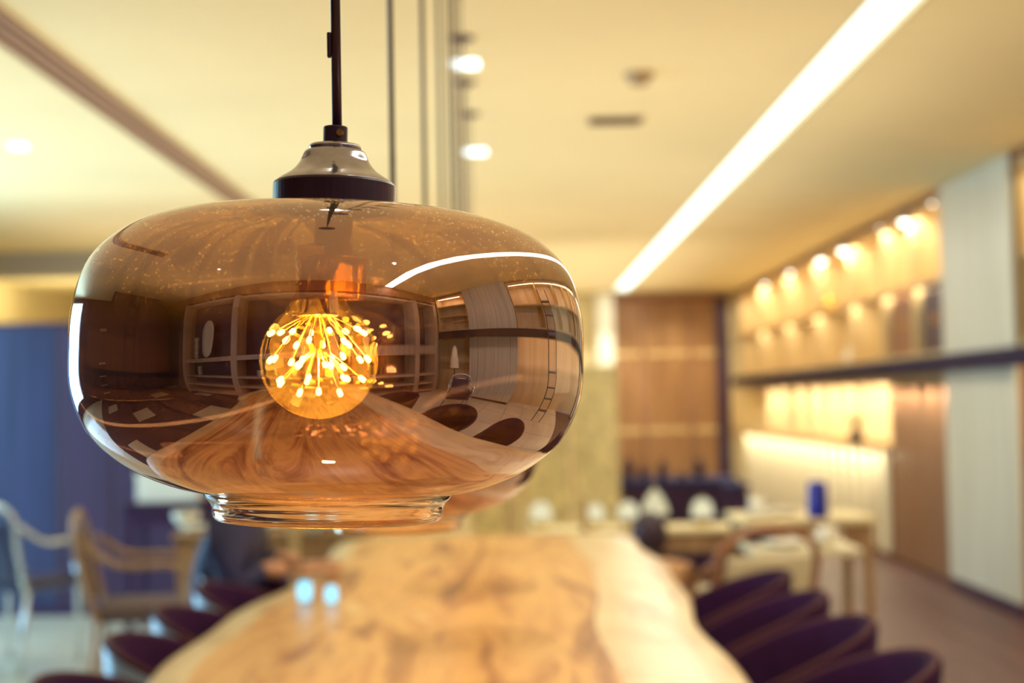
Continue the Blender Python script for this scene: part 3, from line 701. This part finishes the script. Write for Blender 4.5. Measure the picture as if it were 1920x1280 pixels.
# console with bell lamps, dark counter behind
small_table('long low console table carrying the bell lamps beyond the table', .62, 7.7, 1.1, .32, .62, M['cream'], False, 'console_table')
def bell(label, x, y, z, s, cone=False):
    t = thing('table_lamp', label, 'lamp', (x, y, z), 0, 'small lamps on the console'); t.scale = (s, s, s)
    obj('base', lathe([(0, 0), (.04, 0), (.04, .008), (.008, .018), (.007, .07), (0, .07)], 20), M['bulb_brass'], t, smooth=True)
    pr = [(.062, .055), (.055, .09), (.03, .14), (.004, .165)] if cone else [(.062, .05), (.060, .09), (.050, .125), (.028, .145), (.004, .15)]
    obj('lamp_shade', lathe(pr, 28), M['warmlight'] if not cone else M['warmlight2'], t, smooth=True)
    obj('finial', ball(bmesh.new(), (0, 0, pr[-1][1] + .006), .007), M['bulb_brass'], t, smooth=True)
    return t
M['warmlight2'] = emit('warm_light_dim', (1.0, .90, .55), .75); M['warmlight'] = emit('warm_light_soft', (1.0, .93, .60), .85)
bell('cream bell lamp left on the console, behind the navy sofa', .13, 7.7, .62, .95)
bell('pale bell lamp beside the wooden post', .42, 7.7, .62, .85)
bell('bright bell lamp right of the wooden post', .60, 7.7, .62, .9)
bell('tall cone-shaped lamp in the middle of the console', .745, 7.7, .62, 1.2, True)
bell('bright bell lamp at the right end of the console', 1.0, 7.7, .62, .95)
ct = thing('counter', 'dark plum counter block under the honey wood wall', 'counter', (1.2, 10.9, 0))
obj('body', box(-.42, .44, -.25, .25, 0, .66, .01), M['plum'], ct); obj('top', box(-.44, .46, -.27, .27, .66, .70, .006), M['navy'], ct)
for x in (-.21, .01, .23): obj('door', box(x - .1, x + .1, -.262, -.25, .05, .62, .003), M['plum'], ct)
hs = thing('host_stand', 'tall narrow dark stand at the right end of the counter', 'stand', (1.52, 9.9, 0))
obj('body', box(-.07, .07, -.1, .1, 0, .68, .01), M['plum'], hs); obj('top', box(-.085, .085, -.12, .12, .68, .71, .005), M['navy'], hs)
for i, (x, h_) in enumerate(((.86, .16), (.98, .10), (1.12, .13), (1.27, .09), (1.40, .14))):
    vase('bottle', ['squat dark bottle at the left end of the plum counter', 'small dark bottle second from the left on the plum counter', 'mid-height dark bottle in the middle of the plum counter', 'smallest bottle right of the middle on the plum counter', 'dark bottle at the right end of the plum counter'][i],
         (x, 10.9, .70), h_, .045, M['plum'] if i != 3 else M['farwood'], 'bottles on the plum counter')['category'] = 'bottle'
# sofas and posts behind the table
def sofa(label, x, y, w, m, group='navy sofas beyond the table'):
    t = thing('sofa', label, 'sofa', (x, y, 0), 0, group)
    obj('backrest', box(-w / 2, w / 2, -.1, .06, .15, .60, .04), m, t); obj('seat', box(-w / 2 + .08, w / 2 - .08, .06, .6, .18, .40, .03), m, t)
    for s in (-1, 1): obj('armrest', box(s * w / 2 - .05, s * w / 2 + .05, -.05, .6, .15, .52, .03), m, t)
    for sx in (-1, 1):
        for sy in (0, .5): obj('leg', box(sx * (w / 2 - .06) - .02, sx * (w / 2 - .06) + .02, sy - .02, sy + .02, 0, .16), M['leg'], t)
    return t
sofa('navy sofa seen between the pale posts beyond the table end', .07, 6.86, .46, M['navy'])
for x, lb in ((-.03, 'slim pale wooden post left of the navy sofa'), (.31, 'slim pale wooden post right of the navy sofa'), (-1.0, 'slim pale wooden post beside the person in navy')):
    t = thing('post', lb, 'post', (x, 6.55 if x > -.5 else 6.4, 0), 0, 'pale posts beyond the table')
    obj('shaft', box(-.018, .018, -.018, .018, 0, .86 if x > -.5 else .80, .003), M['shelfwood'], t); obj('foot', box(-.035, .035, -.035, .035, 0, .02), M['shelfwood'], t)
# pale tall screen with mottled gold print behind (right of the big shade)
sc = thing('folding_screen', 'mottled olive-gold standing screen right behind the big shade', 'screen', (.30, 10.2, 0))
for k in range(3):
    obj('panel', box(-.62 + k * .36, -.28 + k * .36, -.015, .015, .05, 1.55, .004), mat('gold_mottle', (.74, .58, .27), .5, var=.35, scale=14), sc)
    for x in (-.62 + k * .36, -.30 + k * .36): obj('stile', box(x, x + .02, -.022, .022, 0, 1.58), M['shelfwood'], sc)
# plants on the ledge of the cabinet
def plant(label, x, y, z, h, n, cat='plant'):
    t = thing('potted_plant', label, cat, (x, y, z))
    obj('pot', lathe([(0, 0), (.05, 0), (.065, .10), (.058, .10), (.05, .08), (0, .08)], 20), M['plum'], t, smooth=True)
    for i in range(n):
        a = 2 * PI * i / n * 2.4; ln = h * random.uniform(.6, 1); w = .02
        bm = bmesh.new(); pts = []
        for k in range(6):
            f = k / 5; rr = ln * .7 * f ** 1.4; ww = w * math.sin(PI * min(.98, f * .9 + .08))
            c0 = Vector((rr * math.cos(a), rr * math.sin(a), .08 + ln * math.sin(f * 1.7))); d = Vector((-math.sin(a), math.cos(a), 0)) * ww
            pts.append((bm.verts.new(c0 - d), bm.verts.new(c0 + Vector((0, 0, -.004))), bm.verts.new(c0 + d)))
        for p, q in zip(pts[:-1], pts[1:]): bm.faces.new((p[0], p[1], q[1], q[0])); bm.faces.new((p[1], p[2], q[2], q[1]))
        obj('leaf', bm, M['leaf'], t, smooth=True)
    return t
plant('small leafy potted plant on the glowing cabinet beside the brown slats', 2.87, 12.0, .90, .16, 16)

# ------------------------------------------------------------------ left side
pt = thing('partition', 'tall dark blue partition of wide panels at the left', 'partition', (0, 9.15, 0))
for k, (x0, x1, m_) in enumerate(((-5.48, -4.6, 'dark_panel'), (-4.6, -3.75, 'dark_panel'), (-3.75, -2.93, 'dark_panel'), (-2.93, -2.58, 'dark_panel2'), (-2.58, -1.9, 'dark_panel2'), (-1.9, -1.15, 'dark_panel2'))):
    obj('panel', box(x0 + .006, x1 - .006, -.03, .03, .06, 1.84, .004), M[m_], pt)
obj('base_rail', box(-5.48, -1.15, -.04, .04, 0, .06), M['plum'], pt); obj('top_rail', box(-5.48, -1.15, -.035, .035, 1.84, 1.87), M['plum'], pt)
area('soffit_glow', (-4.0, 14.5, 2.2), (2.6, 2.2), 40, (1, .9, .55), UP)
for i, (x, y, r_, lb) in enumerate(((-2.55, 7.3, 70, 'pale steel armchair at the left edge, nearest the dark partition'), (-3.2, 6.6, 20, 'pale steel armchair cut off by the left edge of the photo'))):
    armchair(lb, x, y, R(r_), M['dark_panel'], M['steel'], 'steel_armchair', 'pale steel armchairs by the partition')
armchair('oak armchair with grey seat behind the left tub chairs', -1.62, 6.25, R(10), mat('taupe', (.12, .08, .09), .7), M['chairwood'])
small_table('square oak dining table laid for a meal in the left background', -1.15, 6.9, .9, .6, .72, M['chairwood'], False, 'cafe_table')
gl = 'white plates on the oak table in the left background'
plate('white plate at the left end of the oak table', -1.5, 6.78, .722, .10, gl); plate('white plate in the middle of the oak table', -1.2, 6.85, .722, .10, gl); plate('white plate at the right end of the oak table', -.88, 6.8, .722, .10, gl)
for i, (x, lb) in enumerate(((-1.62, 'left wide cream bowl on the oak table'), (-1.36, 'middle cream bowl on the oak table'), (-1.3, 'small cream bowl half hidden on the oak table'))):
    t = thing('bowl', lb, 'bowl', (x * 1.0, 7.0 + .04 * i, .722), 0, 'cream bowls on the oak table')
    obj('body', lathe([(0, 0), (.03, 0), (.06, .035), (.07, .07), (.064, .07), (.05, .035), (0, .01)], 24), M['white'], t, smooth=True)
    obj('contents', lathe([(0, .055), (.03, .06), (.058, .05), (.05, .04), (0, .03)], 20), M['petal'], t, smooth=True)
ds = small_table('low dark side table holding a white box in front of the partition', -2.03, 8.4, .5, .4, .76, M['plum'], False)
for ch in ds.children:
    ch.data.materials.clear(); ch.data.materials.append(M['plum'])
t = thing('box', 'white paper box on the dark side table, just left under the big shade', 'box', (-2.03, 8.4, .76))
obj('body', box(-.18, .18, -.1, .1, 0, .15, .006), M['white'], t); obj('lid', box(-.185, .185, -.105, .105, .15, .175, .004), M['white'], t)
# bouquet beside the person
fv = thing('flower_vase', 'glass vase with cream and yellow flowers beside the person in navy', 'flowers', (-.93, 6.62, .722))
obj('vase', lathe([(0, 0), (.035, 0), (.04, .05), (.03, .09), (.036, .11), (.03, .11), (.025, .09), (0, .04)], 20), M['steel'], fv, smooth=True)
for i in range(16):
    a = i * 2.4; rr = .02 + .007 * i; z = .13 + .05 * math.cos(i * 1.3) + .02
    bm = bmesh.new()
    for k in range(6):
        ball(bm, (rr * math.cos(a) + .016 * math.cos(k * 1.05), rr * math.sin(a) + .016 * math.sin(k * 1.05), z), .014, (1, 1, .6), 8)
    ball(bm, (rr * math.cos(a), rr * math.sin(a), z + .006), .009, (1, 1, 1), 8)
    obj('flower', bm, M['petal2'] if i % 4 == 0 else M['petal'], fv, smooth=True)
obj('stem', tube([(0, 0, .03), (0, 0, .12)], .012, 8), M['leaf'], fv)
# two small cups on the table edge, blue reflections put in as glow
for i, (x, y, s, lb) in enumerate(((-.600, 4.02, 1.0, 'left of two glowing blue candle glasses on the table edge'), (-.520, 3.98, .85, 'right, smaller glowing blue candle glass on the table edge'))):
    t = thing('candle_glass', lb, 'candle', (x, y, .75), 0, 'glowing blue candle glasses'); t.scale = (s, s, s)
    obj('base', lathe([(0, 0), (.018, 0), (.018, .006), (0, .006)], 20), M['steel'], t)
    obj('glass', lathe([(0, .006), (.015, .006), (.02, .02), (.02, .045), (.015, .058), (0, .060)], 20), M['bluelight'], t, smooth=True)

# ------------------------------------------------------------------ behind the camera (mirrored in the shade)
bays = [2.88, 2.1, .25, -1.6, -3.5]
cab = thing('display_cabinet', 'wide open display cabinet of cream framed bays, mirrored in the shade', 'cabinet', (0, Y0, 0))
for i, x in enumerate(bays): obj('upright', box(x - .075, x + .075, .002, .42, 0, 2.42), M['frame'], cab)
for z in (.10, .50, .88, 1.34, 2.32):
    for a, b in zip(bays[1:], bays[:-1]): obj('shelf', box(a + .075, b - .075, .002, .41, z, z + .06), M['frame'], cab)
obj('plinth', box(bays[-1], bays[0], .002, .38, 0, .10), M['plum'], cab)
pl = thing('platter', 'large round white platter standing in the mirrored display cabinet', 'platter', (-2.55, Y0 + .2, 1.40))
o = obj('dish', lathe([(0, 0), (.12, .0), (.22, .03), (.22, .036), (.12, .008), (0, .008)], 40), M['white'], pl, smooth=True); o.rotation_euler = (R(-80), 0, 0); o.location = (0, .02, .225)
obj('stand', box(-.08, .08, -.06, .06, 0, .02), M['plum'], pl)
for x, z, n, wh in ((-3.05, 1.40, 4, 'beside the white platter'), (-2.9, .94, 5, 'below the white platter'), (-1.1, .94, 3, 'left of the bulb'), (.9, 1.40, 3, 'right of the bulb')):
    for k in range(n):
        nm = 'bottom' if k == 0 else 'top' if k == n - 1 else ['second', 'third', 'fourth'][k - 1]
        t = thing('serving_bowl', '%s white bowl of the stack %s in the mirrored cabinet' % (nm, wh), 'bowl', (x, Y0 + .22, z + k * .055), 0, 'stacked bowls in the mirrored cabinet')
        obj('body', lathe([(0, 0), (.04, 0), (.075, .05), (.082, .06), (.074, .06), (.06, .04), (0, .012)], 24), M['white'], t, smooth=True)
# stacked steel chairs in the near right corner, floor lamp
for k in range(3):
    q = armchair(['lowest chair of the steel stack in the mirrored corner', 'middle chair of the steel stack in the mirrored corner', 'topmost chair of the steel stack in the mirrored corner'][k], 1.85, -.15, R(150), M['plum'], M['steel'], 'steel_armchair', 'stacked steel chairs in the mirrored corner')
    q.location.z = .10 * k
fl_ = thing('floor_lamp', 'small white shaded lamp beside the steel chair stack, mirrored in the shade', 'lamp', (2.6, -.75, 0))
obj('base', lathe([(0, 0), (.13, 0), (.13, .015), (.012, .03), (.010, 1.25), (0, 1.25)], 24), M['black_metal'], fl_, smooth=True)
obj('lamp_shade', lathe([(.12, 1.15), (.10, 1.28), (.06, 1.36), (.01, 1.38)], 24), M['shade_white'], fl_, smooth=True)
# small wine shelf strips at the far left of the mirror image
ws = thing('bottle_rack', 'dark bottle rack on the left wall, mirrored at the edge of the shade', 'rack', (-5.46, 1.4, 0), 0)
obj('frame', box(0, .25, -.6, .9, 0, 2.1), M['plum'], ws)
for z in range(5): obj('shelf', box(.25, .42, -.6, .9, .3 + z * .38, .33 + z * .38), M['frame'], ws)

# ladder leaning on the rail beside the lamp
ld2 = thing('rolling_ladder', 'black library ladder leaning on the rail, mirrored at the right of the shade', 'ladder', (2.30, 2.1, 0))
for y in (0, .42): obj('stile', tube([(0, y, 0), (.46, y, 2.35)], .018, 8), M['black_metal'], ld2)
for k in range(7):
    z = .3 + .3 * k; xx = .46 * z / 2.35
    obj('rung', box(xx - .05, xx + .05, .01, .41, z - .012, z + .012), M['black_metal'], ld2)
